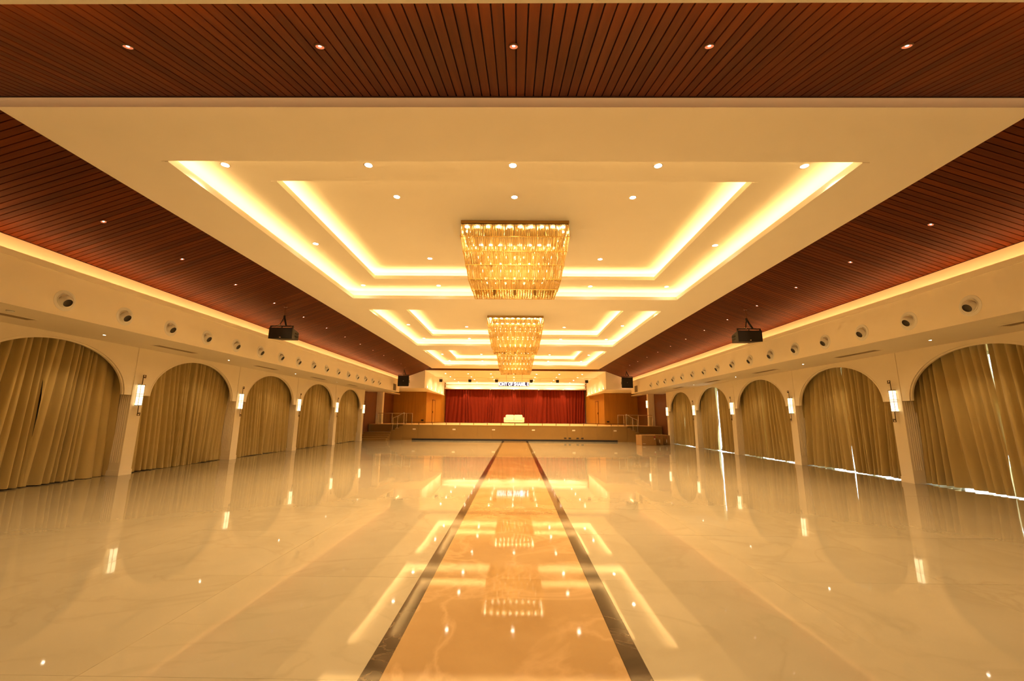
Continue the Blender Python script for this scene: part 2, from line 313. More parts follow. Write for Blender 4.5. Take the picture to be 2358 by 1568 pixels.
# ------------------------------------------------------------------ timber slopes around the tray
PITCH_S, PITCH_F, GAP = 0.1138, 0.1085, 0.016
def slope_z(x): return WZ + (WX-abs(x))*WS
def front_z(y): return 5.068 + (y-3.003)*0.3256
for s in (-1, 1):
    bk = MB(); up = 0.03
    bk.quad((s*WX,3.0,WZ+up),(s*WX,34.0,WZ+up),(s*6.4,34.0,slope_z(6.4)+up),(s*6.4,3.0,slope_z(6.4)+up))
    root = bk.build('ceiling_slope_'+SIDE[s], DARKBACK); tag(root, f'sloping dark walnut plank ceiling on the {SIDE[s]} side of the tray', 'ceiling', kind='structure')
    ang = math.atan(WS); cache = {}
    nP = int(31.0/PITCH_S)
    for k in range(nP):
        y = 3.0 + PITCH_S*(k+0.5)
        xi = 6.5 if y > 4.75 else 8.15 + (6.5-8.15)*(y-3.0)/1.75
        if y > 33.35: xi = 6.5 + (y-33.35)/0.65*0.79
        L = round((WX-xi)/math.cos(ang), 3)
        if L not in cache: cache[L] = MB().hexa([(0,-PITCH_S/2+GAP/2,0),(L,-PITCH_S/2+GAP/2,0),(L,PITCH_S/2-GAP/2,0),(0,PITCH_S/2-GAP/2,0)], [(0,-PITCH_S/2+GAP/2-.003,.018),(L,-PITCH_S/2+GAP/2-.003,.018),(L,PITCH_S/2-GAP/2+.003,.018),(0,PITCH_S/2-GAP/2+.003,.018)]).mesh('plank', PLANK_X)
        if s < 0: obj('plank', cache[L], root, (-WX, y, WZ), (0, -ang, 0))
        else: obj('plank', cache[L], root, (WX, y, WZ), (0, -ang, math.pi))
    MB().box(min(s*WX, s*(WX+0.012)), max(s*WX, s*(WX+0.012)), 3.0, 34.0, WZ-0.012, WZ+0.03).build('edge_bead', DARKBACK, root)
bk = MB().quad((-8.2,2.3,front_z(2.3)+.03),(8.2,2.3,front_z(2.3)+.03),(8.2,4.72,front_z(4.72)+.03),(-8.2,4.72,front_z(4.72)+.03))
root = bk.build('ceiling_slope_front', DARKBACK); tag(root, 'sloping dark walnut plank ceiling nearest the camera', 'ceiling', kind='structure')
ang = math.atan(0.3256); cache = {}
for k in range(-74, 75):
    x = 0.0275 + 0.03 + PITCH_F*(k+0.5)
    y1 = 4.72 if abs(x) < 6.5 else 4.72 - (abs(x)-6.5)/1.65*1.72
    L = round((y1-2.3)/math.cos(ang), 3); hw = PITCH_F/2-GAP/2
    if L not in cache: cache[L] = MB().hexa([(-hw,0,0),(hw,0,0),(hw,L,0),(-hw,L,0)], [(-hw-.003,0,.018),(hw+.003,0,.018),(hw+.003,L,.018),(-hw-.003,L,.018)]).mesh('plank', PLANK_Y)
    obj('plank', cache[L], root, (x, 2.3, front_z(2.3)-.001), (ang, 0, 0))
MB().box(-6.64, 6.64, 4.70, 4.722, front_z(4.72)-0.012, front_z(4.72)+0.03).build('edge_bead', DARKBACK, root)
bk = MB().quad((-7.29,34.0,5.385+.03),(7.29,34.0,5.385+.03),(6.6,33.36,5.625+.03),(-6.6,33.36,5.625+.03))
root = bk.build('ceiling_slope_far', DARKBACK); tag(root, 'narrow dark walnut ceiling strip above the stage opening', 'ceiling', kind='structure')
pl = MB()
for k in range(-66, 67):
    x = PITCH_F*k; hw = PITCH_F/2-GAP/2; y0 = 33.36 if abs(x) < 6.6 else 33.36+(abs(x)-6.6)*0.92
    pl.quad((x-hw,y0,5.625-(y0-33.36)*.375),(x+hw,y0,5.625-(y0-33.36)*.375),(x+hw,34.0,5.385),(x-hw,34.0,5.385))
o = pl.build('plank_field', PLANK_Y, root); o['kind'] = 'stuff'

# ------------------------------------------------------------------ side bulkheads, soffits and outer shell
for s in (-1, 1):
    b = MB(); y0, y1 = -3.2, 31.9
    X = lambda v: s*v
    prof = [(11.45, SOF), (BX, SOF), (BX, 4.30), (BX-0.022, 4.305), (BX-0.022, LIPZ), (BX+0.03, LIPZ), (BX+0.03, LIPZ-0.07), (WX+.006, LIPZ-0.07), (WX+.006, WZ+0.03)]
    for (xa, za), (xb, zb) in zip(prof, prof[1:]): b.quad((X(xa),y0,za),(X(xa),y1,za),(X(xb),y1,zb),(X(xb),y0,zb))
    b.quad((X(BX),y1,SOF),(X(11.45),y1,SOF),(X(11.45),y1,WZ+.03),(X(WX+.006),y1,WZ+.03),(X(WX+.006),y1,LIPZ-.07),(X(BX),y1,LIPZ-.07))
    b.quad((X(WX+.006),y1,LIPZ-.07),(X(WX+.006),34.0,LIPZ-.07),(X(WX+.006),34.0,WZ+.03),(X(WX+.006),y1,WZ+.03))
    o = b.build('ceiling_bulkhead_'+SIDE[s], PAINTW); tag(o, f'cream ventilation bulkhead and soffit over the {SIDE[s]} arcade', 'bulkhead', kind='structure')
    st = MB(); xa, xb = X(BX+0.10), X(BX+0.15); st.quad((xa,3.1,LIPZ-.06),(xb,3.1,LIPZ-.06),(xb,33.9,LIPZ-.06),(xa,33.9,LIPZ-.06)); st.build('light_strip', LEDS, o)
b = MB().box(-11.6, 11.6, -3.4, 48.0, 6.75, 6.9).build('ceiling_roof_deck', DARKBACK); tag(b, 'dark structural roof deck above the hall ceilings', 'roof', kind='structure')
b = MB(); b.box(-9.05, 9.05, -3.2, 2.7, 4.718, 4.733); b.box(-9.05, 9.05, 2.67, 2.7, 4.733, 4.79); b.box(-9.05, 9.05, 2.28, 2.3, 4.733, 4.90)
for q in (-1, 1): b.quad((q*9.05,2.3,4.38),(q*8.0,2.3,4.38),(q*8.0,3.0,5.07),(q*8.15,3.0,5.12),(q*9.05,3.0,4.80),(q*9.05,2.3,4.80))
o = b.build('ceiling_entry', PAINT); tag(o, 'plain white ceiling strip at the very top of the view', 'ceiling', kind='structure')
MB().quad((-8.0,2.50,4.74),(8.0,2.50,4.74),(8.0,2.55,4.74),(-8.0,2.55,4.74)).build('light_strip', LEDF, o)
o = MB().box(-11.6, 11.6, -3.4, -3.2, -0.2, 6.8).build('wall_back', PAINTW); tag(o, 'plain cream wall behind the camera', 'wall', kind='structure')
o = MB().box(-11.6, 11.6, 47.3, 47.5, -0.2, 6.8).build('wall_front', PAINTW); tag(o, 'cream end wall hidden behind the red stage curtain', 'wall', kind='structure')
b = MB().box(-11.65, -11.45, -3.4, 47.5, -0.2, 6.8); b.box(-11.45, -10.62, -3.2, 7.2, 0, SOF); o = b.build('wall_left', PAINTW); tag(o, 'cream outer wall behind the left arcade', 'wall', kind='structure')
b = MB(); edges = [-3.4]
for k in range(5):
    c = P0 - PP/2 + PP*k; edges += [c-1.75, c+1.75]
edges.append(47.5)
for k in range(0, len(edges), 2): b.box(11.45, 11.65, edges[k], edges[k+1], -0.2, 6.8)
for k in range(1, len(edges)-1, 2): b.box(11.45, 11.65, edges[k], edges[k+1], 3.3, 6.8)
b.box(10.62, 11.45, -3.2, 7.2, 0, SOF)
o = b.build('wall_right', PAINTW); tag(o, 'cream outer wall with glazed openings behind the right curtains', 'wall', kind='structure')
for k in range(5):
    c = P0 - PP/2 + PP*k
    f = MB(); y0, y1 = c-1.75, c+1.75
    f.box(11.5,11.58,y0,y0+.07,0.0,3.3); f.box(11.5,11.58,y1-.07,y1,0.0,3.3); f.box(11.5,11.58,y0,y1,3.22,3.3); f.box(11.5,11.58,c-.05,c+.05,0,3.3); f.box(11.5,11.58,y0,y1,0,0.03)
    o = f.build('window_%d' % (k+1), STEEL); tag(o, f'glazed garden door frame behind the {ORD[k]} right curtained arch', 'window', kind='structure')
    for a, e in ((y0+.07, c-.05), (c+.05, y1-.07)): MB().box(11.535, 11.545, a, e, 0.03, 3.22).build('pane', GLASS, o)
o = MB().box(11.65, 40, -10, 60, -0.30, -0.06).build('ground_outside', simple('pale_bounce_ground', (0.6, 0.58, 0.54), 0.8, var=0.1)); tag(o, 'unseen pale ground added outside the right hand garden doors to bounce daylight in', 'ground', kind='structure')  # unseen ground, added to throw daylight in under the curtains

# ------------------------------------------------------------------ arcade: pillars, arches, curtains
def pillar(s, k):
    yc = P0 + PP*k; hw = 0.185; zb = 0.0 if k < 5 else STZ
    b = MB(); X = lambda v: s*v
    xa, xb = sorted((X(PX), X(11.45))); b.box(xa, xb, yc-hw, yc+hw, zb+0.10, SOF+0.001 if k < 5 else 3.66)
    o = b.build('pillar', PAINTW); nm = ORD[k] if 0 <= k < 5 else ''
    lab = f'cream arcade pillar on the {SIDE[s]}, carrying the {nm} lantern from the camera' if 0 <= k < 5 else (f'cream pillar standing on the {SIDE[s]} end of the stage' if k == 5 else f'cream arcade pillar at the near {SIDE[s]} edge outside the view')
    tag(o, lab, 'pillar', 'arcade pillars', 'structure')
    pl = MB(); xa, xb = sorted((X(PX-0.012), X(11.45))); pl.box(xa, xb, yc-hw-.012, yc+hw+.012, zb, zb+0.14); pl.build('plinth', PAINTW, o)
    fp = MB()
    n = 6; d0, d1 = PX+0.05, PX+0.37; w = (d1-d0)/n
    zt = 2.155 if k < 5 else 3.4
    for j in range(n):
        a = d0+w*j+0.008; e = d0+w*(j+1)-0.008; q = (a+e)/2
        y = yc-hw
        for (p, yy), (p2, yy2) in zip([(a, y), (a+.012, y-.008), (e-.012, y-.008)], [(a+.012, y-.008), (e-.012, y-.008), (e, y)]):
            fp.quad((X(p),yy,zb+0.34),(X(p2),yy2,zb+0.34),(X(p2),yy2,zt-.02),(X(p),yy,zt-.02))
        fp.quad((X(a),y,zb+.34),(X(a+.012),y-.008,zb+.34),(X(e-.012),y-.008,zb+.34),(X(e),y,zb+.34))
    fp.build('fluted_panel', PAINTW, o)
    return o
for s in (-1, 1):
    for k in range(-1, 6): pillar(s, k)
def arch(s, k):
    c = P0 - PP/2 + PP*k; half = PP/2 - 0.185; X = lambda v: s*v
    b = MB(); zs = 2.155; xf, xk = PX+0.014, PX+0.085
    def shell(b, a, h, xf, xk, out, ztop):
        n = 40; pts = [(c - a*math.cos(math.pi*j/n), zs + h*math.sin(math.pi*j/n)) for j in range(n+1)]
        pts = [(c-out, zs)] + pts + [(c+out, zs)]
        for (ya, za), (yb, zb) in zip(pts, pts[1:]):
            if ztop:
                if yb > ya + 1e-6:
                    for x in (xf, xk): b.quad((X(x),ya,za),(X(x),yb,zb),(X(x),yb,ztop),(X(x),ya,ztop))
            b.quad((X(xf),ya,za),(X(xf),yb,zb),(X(xk),yb,zb),(X(xk),ya,za))
        return pts
    shell(b, 1.81, 1.225, xf, PX+0.035, half, SOF)
    shell(b, 1.77, 1.19, PX+0.035, xk, half, SOF)
    o = b.build('arch', PAINTW); tag(o, f'cream elliptical arch, {ORD[k]} from the camera on the {SIDE[s]}', 'arch', 'arcade arches', 'structure')
    mo = MB(); n = 40
    for a0, h0, a1, h1, x in ((1.81, 1.225, 1.835, 1.25, xf-0.007),):
        for j in range(n):
            P = [(c-a*math.cos(math.pi*t/n), zs+h*math.sin(math.pi*t/n)) for a, h in ((a0,h0),(a1,h1)) for t in (j, j+1)]
            mo.quad((X(x),*P[0]),(X(x),*P[1]),(X(x),*P[3]),(X(x),*P[2])); mo.quad((X(x),*P[0]),(X(x),*P[1]),(X(xf+.01),*P[1]),(X(xf+.01),*P[0])); mo.quad((X(x),*P[2]),(X(x),*P[3]),(X(xf+.01),*P[3]),(X(xf+.01),*P[2]))
    mo.build('archivolt', PAINTW, o)
def curtain(name, axis, u0, u1, z0, z1, base, amp, pitch, seed, material, rows=9, sgn=1, lean=0.0, du=None):
    rnd = random.Random(seed); n = max(12, int(abs(u1-u0)/(du or pitch/11)))
    ph = [rnd.uniform(0, 6.28) for _ in range(6)]
    # irregular fold positions
    b = MB(); V = []
    for r in range(rows+1):
        t = r/rows; z = z0 + (z1-z0)*t
        for j in range(n+1):
            u = u0 + (u1-u0)*j/n
            wv = u + 0.09*math.sin(u*2.3+ph[0]) + 0.05*math.sin(u*5.1+ph[1]) + lean*(1-t)*math.sin(u*1.3+ph[4])
            p = 2*math.pi*wv/pitch
            d = 1.0 - 1.9*abs(math.cos(p/2))**0.75
            e = 0.22*math.sin(p*1.13+ph[2]) + 0.30*math.sin(p*0.37+ph[3])
            off = amp*(d + e)*(0.8+0.3*(1-t)) * (1 + 0.3*math.sin(u*1.7+ph[5]))
            hem = 0.010*math.sin(u*3.1+ph[2]) if r == 0 else 0
            off = max(-1.4*amp, min(1.5*amp, off))
            V.append((sgn*(base+off), u, z+hem) if axis == 'y' else (u, base+off, z+hem))
    b.v = V
    for r in range(rows):
        for j in range(n): b.f.append((r*(n+1)+j, r*(n+1)+j+1, (r+1)*(n+1)+j+1, (r+1)*(n+1)+j))
    return b.build(name, material, None, smooth=True)
for s in (-1, 1):
    for k in range(5):
        c = P0 - PP/2 + PP*k; half = PP/2-0.18
        arch(s, k)
        gap = 0.0
        if s > 0 and k == 3: gap = 0.40
        for q, (a, e) in enumerate(((c-half, c-gap/2), (c+gap/2, c+half))):
            shift = 0.0
            if s > 0 and k == 3: shift = -0.05
            cu = curtain('curtain', 'y', a+shift if q else a, e if q else e+shift, 0.018 if s < 0 else 0.030, 3.44, PX+0.33+0.035*q, 0.122, 0.18, 100+s*50+k*7+q, CURTAIN, sgn=s, lean=0.22)
            tag(cu, f'olive tan pleated curtain, {"near" if q == 0 else "far"} half of the {ORD[k]} arch on the {SIDE[s]}', 'curtain', 'arcade curtains')
# panelled bay between the last arch and the stage
for s in (-1, 1):
    X = lambda v: s*v
    b = MB(); b.quad((X(11.05),P0+PP*4+.18,0),(X(11.05),38.6,0),(X(11.05),38.6,3.7),(X(11.05),P0+PP*4+.18,3.7))
    o = b.build('wall_panel_'+SIDE[s], VENEER2); tag(o, f'dark red brown veneer panel beside the {SIDE[s]} stage stairs', 'wall', kind='structure')
    b = MB(); xa, xb = sorted((X(10.5), X(11.45))); b.box(xa, xb, 31.9, 38.6, 3.66, 3.75); o = b.build('ceiling_wing_'+SIDE[s], PAINTW); tag(o, f'low cream soffit over the {SIDE[s]} end of the stage', 'ceiling', kind='structure')

# ------------------------------------------------------------------ stage: platform, proscenium, wings, ceiling
o = MB()
o.box(-8.14, 8.14, STY, 32.3, 0.0, STZ-0.02); o.box(-11.0, 11.0, 32.3, 47.0, 0.0, STZ-0.02)
stage = o.build('stage_platform', FASCIA); tag(stage, 'raised wooden stage platform across the far end of the hall', 'stage', kind='structure')
MB().box(-8.14, 8.14, STY-0.02, 32.3, STZ-0.02, STZ).build('stage_deck', STAGEFLOOR, stage); MB().box(-11.0, 11.0, 32.3, 47.0, STZ-0.02, STZ).build('stage_deck', STAGEFLOOR, stage)
MB().box(-7.43, 7.40, STY-0.032, STY-0.004, 0.0, 0.125).build('toe_kick', TOEKICK, stage)
NPAN = 15; pw = 16.2/NPAN
pm = MB().box(-pw/2+.004, pw/2-.004, -0.018, 0, 0.0, 0.94).mesh('front_panel', FASCIA)
for k in range(NPAN): obj('front_panel', pm, stage, (-8.1+pw*(k+.5), STY, 0.126 if abs(-8.1+pw*(k+.5)) < 7.6 else 0.0))
MB().box(-8.14, 8.14, STY-0.028, STY, 1.068, STZ-0.02).build('nosing', FASCIA, stage)
for s in (-1, 1):
    X = lambda v: s*v
    zf = 3.93
    b = MB()
    b.quad((X(7.29),34.0,zf),(X(11.45),34.0,zf),(X(11.45),34.0,slope_z(9.0)),(X(9.0),34.0,slope_z(9.0)),(X(7.29),34.0,5.385))          # face towards hall
    b.quad((X(7.29),34.0,zf),(X(7.45),44.2,zf),(X(7.45),44.2,5.42),(X(7.29),34.0,5.42))                                             # face towards stage centre
    b.quad((X(7.29),34.0,zf),(X(11.45),34.0,zf),(X(11.45),38.6,zf),(X(8.05),38.6,zf),(X(7.66),44.2,zf),(X(7.45),44.2,zf))            # underside
    b.quad((X(7.45),44.2,zf),(X(8.4),44.2,zf),(X(8.4),44.2,5.42),(X(7.45),44.2,5.42))
    o = b.build('wall_proscenium_'+SIDE[s], PAINT); tag(o, f'white proscenium bulkhead above the {SIDE[s]} stage wing', 'bulkhead', kind='structure')
    lg = MB(); xa, xb = X(7.19), X(7.30)
    lg.hexa([(X(7.20),34.15,zf-.03),(X(7.30),34.15,zf-.03),(X(7.46),44.1,zf-.03),(X(7.36),44.1,zf-.03)], [(X(7.20),34.15,zf+.03),(X(7.30),34.15,zf+.03),(X(7.46),44.1,zf+.03),(X(7.36),44.1,zf+.03)]); lg.build('ledge', PAINT, o)
    b = MB(); b.quad((X(8.05),38.6,STZ),(X(11.1),38.6,STZ),(X(11.1),38.6,zf),(X(8.05),38.6,zf)); b.quad((X(8.05),38.6,STZ),(X(7.66),44.2,STZ),(X(7.66),44.2,zf),(X(8.05),38.6,zf))
    b.quad((X(7.66),44.2,STZ),(X(7.66),46.9,STZ),(X(7.66),46.9,5.4),(X(7.66),44.2,5.4))
    o = b.build('wall_wing_'+SIDE[s], VENEER); tag(o, f'honey veneer wall of the {SIDE[s]} stage wing', 'wall', kind='structure')
    # stage door
    dv = Vector((X(7.66)-X(8.05), 5.6, 0)).normalized(); base = Vector((X(8.05), 38.6, STZ)); nrm = Vector((-s*abs(dv.y), s*dv.x*1.0, 0)).normalized()
    rz = math.atan2(dv.y, dv.x)
    D = empty('door_%d' % (1 if s < 0 else 2), base + dv*2.05 , f'veneered door in the {SIDE[s]} stage wing wall', 'door', kind='structure', rz=rz)
    y0, y1 = (-0.001, -0.03) if s < 0 else (0.001, 0.03)
    lo, hi = min(y0, y1), max(y0, y1)
    f = MB(); f.box(-0.06,0.0,lo*1.6,hi*1.6,0,2.2); f.box(0.95,1.01,lo*1.6,hi*1.6,0,2.2); f.box(-0.06,1.01,lo*1.6,hi*1.6,2.12,2.2); f.build('door_frame', VENEER2, D, off=(0,0,0))
    lf = MB().box(0.0,0.95,lo,hi,0.0,2.12).build('door_leaf', VENEER, D, off=(0,0,0))
    h = MB().box(0.08,0.13,lo*2.4,hi*2.4,0.95,1.12); h.build('handle', BRONZE, lf, off=(0,0,0))
    so = MB().box(X(8.35)-.11, X(8.35)+.11, 38.56, 38.6, STZ+.20, STZ+.33).build('socket_box', TOEKICK); tag(so, f'small black socket box low on the {SIDE[s]} wing wall', 'socket', 'wing wall sockets')
b = MB(); b.quad((-7.6,34.0,5.385),(7.6,34.0,5.385),(7.6,45.2,5.385),(-7.6,45.2,5.385)); b.quad((-7.6,45.2,5.385),(7.6,45.2,5.385),(7.6,46.2,5.385),(-7.6,46.2,5.385))
b.quad((-7.6,46.2,5.10),(7.6,46.2,5.10),(7.6,46.2,5.385),(-7.6,46.2,5.385))
b.box(-7.6,7.6,45.70,45.74,5.10,5.19); b.box(-7.6,7.6,45.74,46.2,5.10,5.13)
b.box(-7.6,7.6,46.10,46.14,4.71,5.10); b.box(-7.6,7.6,45.55,45.59,4.68,4.81); b.box(-7.6,7.6,45.59,46.2,4.68,4.71)
sc_ = b.build('ceiling_stage', PAINT); tag(sc_, 'white flat ceiling over the stage with lit pelmet at its back', 'ceiling', kind='structure')
MB().quad((-7.5,45.98,5.14),(7.5,45.98,5.14),(7.5,46.03,5.14),(-7.5,46.03,5.14)).build('light_strip', LEDT, sc_)
MB().quad((-7.5,45.90,4.72),(7.5,45.90,4.72),(7.5,45.95,4.72),(-7.5,45.95,4.72)).build('light_strip', LEDT, sc_)
# recessed access frame in the stage ceiling
f = MB(); 
for (x0,x1,y0,y1) in ((-2.7,2.5,40.7,40.76),(-2.7,2.5,43.2,43.26),(-2.7,-2.64,40.7,43.26),(2.44,2.5,40.7,43.26)): f.box(x0,x1,y0,y1,5.36,5.385)
f = f.build('ceiling_hatch', PAINTW); tag(f, 'rectangular trim of an access hatch in the stage ceiling', 'hatch')
# stairs either side
def stairs(s):
    X = lambda v: s*v
    root = empty('stage_stairs', (X(9.0), 31.0, 0), f'brown stairs rising to the stage on the {SIDE[s]}', 'stairs', 'stage stairs', 'structure')
    r = STZ/8
    def bx(n, xa, xb, ya, yb, za, zb, mt): a, e = sorted((X(xa), X(xb))); return MB().box(a, e, ya, yb, za, zb).build(n, mt, root)
    for j in range(4):
        y = 30.15+0.30*j
        st = bx('step', 8.99, 10.9, y, 32.3 if j == 3 else y+0.33, 0.0, r*(j+1)-0.03, FASCIA)
        a, e = sorted((X(8.99), X(10.9))); MB().box(a, e, y-0.015, 32.3 if j == 3 else y+0.33, r*(j+1)-0.03, r*(j+1)).build('tread', STEP, st)
    sg_ = MB()
    for j in range(3): sg_.box(*sorted((X(8.98-.28*j), X(8.98-.28*(j+1)))), STY-.018, STY-.002, 0, r*(j+5)-.03)
    sg_.build('stringer', FASCIA, root)
    for j in range(3):
        x = 8.98-0.28*j
        st = bx('step', x, x-0.28, STY, 32.3, 0.0, r*(j+5)-0.03, FASCIA)
        a, e = sorted((X(x+.012), X(x-0.28))); MB().box(a, e, STY-.022, 32.3, r*(j+5)-.03, r*(j+5)).build('tread', STEP, st)
for s in (-1, 1): stairs(s)
def glass_rail(name, pts, hgt, label, extra=()):
    p0 = Vector(pts[0]); root = empty(name, p0, label, 'railing', 'stage railings')
    for p in pts:
        p = Vector(p); MB().tube(p, p+Vector((0,0,hgt)), 0.022, 8).build('post', STEEL, root)
        MB().tube(p, p+Vector((0,0,.015)), 0.05, 10).build('flange', STEEL, root)
    for a, c in zip(pts, pts[1:]):
        a, c = Vector(a), Vector(c); u = Vector((0,0,1)); d = (c-a).normalized(); sd = d.cross(u).normalized()*0.005
        lo, hi = .12, hgt-.1
        A, B_ = a+d*.06, c-d*.06
        MB().hexa([A+u*lo-sd, B_+u*lo-sd, B_+u*lo+sd, A+u*lo+sd], [A+u*hi-sd, B_+u*hi-sd, B_+u*hi+sd, A+u*hi+sd]).build('glass_panel', GLASS, root)
        MB().tube(a+u*hgt, c+u*hgt, 0.022, 8).build('handrail', STEEL, root)
for s in (-1, 1):
    glass_rail('stair_railing', [(s*8.90, 31.27, STZ*5/8), (s*8.56, 31.27, STZ*6/8), (s*8.10, 31.30, STZ)], 0.86, f'steel and glass railing climbing the {SIDE[s]} stage stairs')
    glass_rail('stage_side_railing', [(s*10.35, 32.36, STZ), (s*9.3, 32.36, STZ), (s*8.2, 32.36, STZ), (s*7.55, 31.5, STZ)], 0.80, f'steel and glass railing along the {SIDE[s]} stage edge')
# low guard rail on the stage lip
root = empty('stage_guard_rail', (0, STY+.08, STZ), 'low dark bronze guard rail along the front stage edge', 'railing')
MB().box(-8.0, 8.0, STY+.065, STY+.10, STZ+.145, STZ+.175).build('rail_bar', BRONZE, root)
for k in range(17): MB().box(-8.0+k-.018, -8.0+k+.018, STY+.068, STY+.098, STZ, STZ+.146).build('post', BRONZE, root)
for k, x in enumerate((-7.29, -4.40, -1.53, 1.35, 4.26, 7.24)):
    o = empty('step_light', (x, STY-.018, 0.78), f'pale flush step light on the stage front, {ORD[k]} from the left', 'step light', 'stage front step lights')
    MB().cbox(x-.105, x+.105, STY-.032, STY-.017, .735, .825, .006).build('plate', PLATE, o); MB().box(x-.085, x+.085, STY-.034, STY-.031, .752, .775).build('louvre', WHITELBL, o); MB().box(x-.085, x+.085, STY-.034, STY-.031, .785, .808).build('louvre', WHITELBL, o)
for k, x in enumerate((3.64, 3.97, 4.53, 4.87)):
    o = empty('floor_socket', (x, STY-.018, .23), f'black double socket low on the stage front, {ORD[k]} from the left', 'socket', 'stage front sockets')
    MB().cbox(x-.085, x+.085, STY-.034, STY-.017, .185, .275, .006).build('plate', TOEKICK, o); MB().box(x-.05, x-.01, STY-.036, STY-.033, .21, .25).build('outlet', BLACK2, o); MB().box(x+.01, x+.05, STY-.036, STY-.033, .21, .25).build('outlet', BLACK2, o)
# red curtain
for q, (a, e) in enumerate(((-7.60, -0.02), (-0.02, 7.55))):
    cu = curtain('stage_curtain', 'x', a, e, STZ+.02, 4.68, 46.35+0.04*q, 0.075, 0.36, 900+q, RED, rows=8, lean=0.25)
    tag(cu, f'red pleated velvet stage curtain, {SIDE[-1 if q == 0 else 1]} half behind the sofa', 'curtain', 'stage curtain halves')
# sofa
sx, syy = -0.11, 44.2
so = empty('sofa', (sx, syy, STZ), 'ivory two seat sofa at the middle of the stage', 'sofa')
MB().cbox(sx-1.02, sx+1.02, syy-.42, syy+.42, STZ+.08, STZ+.28, .03).build('base', SOFA, so)
for q in (-1, 1): MB().cbox(sx+q*.445-.425, sx+q*.445+.425, syy-.44, syy+.2, STZ+.27, STZ+.44, .05).build('seat_cushion', SOFA, so)
for q in (-1, 1):
    MB().cbox(sx+q*.435-.425, sx+q*.435+.425, syy+.1, syy+.38, STZ+.40, STZ+.86, .06).build('back_cushion', SOFA, so)
    MB().cbox(sx+q*.955-.095, sx+q*.955+.095, syy-.45, syy+.42, STZ+.09, STZ+.60, .05).build('armrest', SOFA, so)
    for yy in (-.36, .36): MB().tube((sx+q*.92, syy+yy, STZ), (sx+q*.92, syy+yy, STZ+.09), .025, 10, .032).build('leg', BRONZE, so)
MB().cbox(sx-.88, sx+.88, syy+.28, syy+.45, STZ+.25, STZ+.80, .05).build('backrest', SOFA, so)
# lighting batten with small black fixtures
bt = empty('lighting_batten', (0, 36.0, 5.385), 'thin white pipe hung along the front of the stage ceiling', 'batten')
MB().tube((-7.15, 36.0, 5.0), (7.1, 36.0, 5.0), 0.018, 8).build('pipe', PAINTW, bt)
for k in range(9): x = -7.0+k*1.75; MB().tube((x, 36.0, 5.0), (x, 36.0, 5.385), 0.009, 6).build('hanger', PAINTW, bt)
for k, x in enumerate((-6.34, -3.86, -1.59, 1.37, 3.59, 6.07)):
    o = empty('stage_spot', (x, 36.0, 4.98), f'small black box light under the stage pipe, {ORD[k]} from the left', 'stage light', 'stage box lights')
    MB().hexa([(x-.125,35.9,4.60),(x+.125,35.9,4.60),(x+.10,36.12,4.63),(x-.10,36.12,4.63)], [(x-.125,35.88,4.85),(x+.125,35.88,4.85),(x+.10,36.12,4.83),(x-.10,36.12,4.83)]).build('housing', BLACK, o)
    MB().box(x-.14,x-.128,35.97,36.01,4.70,4.94).box(x+.128,x+.14,35.97,36.01,4.70,4.94).box(x-.14,x+.14,35.97,36.01,4.93,4.945).build('yoke', BLACK2, o)
    MB().tube((x,35.99,4.94),(x,35.99,4.981),.012,6).build('clamp', BLACK2, o)
# led sign
sg = empty('led_sign', (-0.13, 37.0, 4.55), 'white scrolling led text sign hung over the stage', 'sign')
MB().box(-1.50, 1.24, 37.0, 37.09, 4.365, 4.745).build('casing', PAINTW, sg); MB().box(-1.48, 1.22, 36.99, 37.0, 4.385, 4.725).build('panel', SIGNBG, sg)
for x in (-.76, .60): MB().tube((x, 37.045, 4.745), (x, 37.045, 5.385), .008, 6).build('hanger', BRONZE, sg)
tcu = bpy.data.curves.new('sign_text', 'FONT'); tcu.body = 'IONY OF SHAMIL E'; tcu.size = 0.42; tcu.extrude = 0.003; tcu.offset = 0.002; tcu.align_x = 'CENTER'; tcu.space_character = 1.04
tcu.materials.append(SIGNLED)
tmp = bpy.data.objects.new('tmp_text', tcu); COL.objects.link(tmp); bpy.context.view_layer.update()
tme = bpy.data.meshes.new_from_object(tmp.evaluated_get(bpy.context.evaluated_depsgraph_get())); bpy.data.objects.remove(tmp); bpy.data.curves.remove(tcu)
xs_ = [v.co.x for v in tme.vertices]; kx = 2.62/(max(xs_)-min(xs_)); x0_ = (max(xs_)+min(xs_))/2
for v in tme.vertices: v.co.x = (v.co.x-x0_)*kx
to = bpy.data.objects.new('lettering', tme); COL.objects.link(to); to.parent = sg; to.location = (0.0, -0.016, -0.135); to.rotation_euler = (math.pi/2, 0, 0)

# ------------------------------------------------------------------ chandeliers
def rods(b, x0, x1, y0, y1, zt, zb, X0, X1, Y0, Y1, sp=0.021, r=0.0082, jit=0.0):
    def rod(px, py, qx, qy):
        n = 5; i = len(b.v); a0 = random.random()*6.28; dz = random.uniform(-.008, .008)
        for (cx_, cy_2, z) in ((px, py, zt), (qx, qy, zb+dz)):
            for k in range(n): b.v.append((cx_+r*math.cos(a0+2*math.pi*k/n), cy_2+r*math.sin(a0+2*math.pi*k/n), z))
        for k in range(n): b.f.append((i+k, i+(k+1)%n, i+n+(k+1)%n, i+n+k))
    nx = int((x1-x0)/sp); ny = int((y1-y0)/sp)
    for j in range(nx+1):
        t = j/nx
        for (ya, yb) in ((y0, Y0), (y1, Y1)): rod(x0+(x1-x0)*t, ya, X0+(X1-X0)*t, yb)
    for j in range(1, ny):
        t = j/ny
        for (xa, xb) in ((x0, X0), (x1, X1)): rod(xa, y0+(y1-y0)*t, xb, Y0+(Y1-Y0)*t)
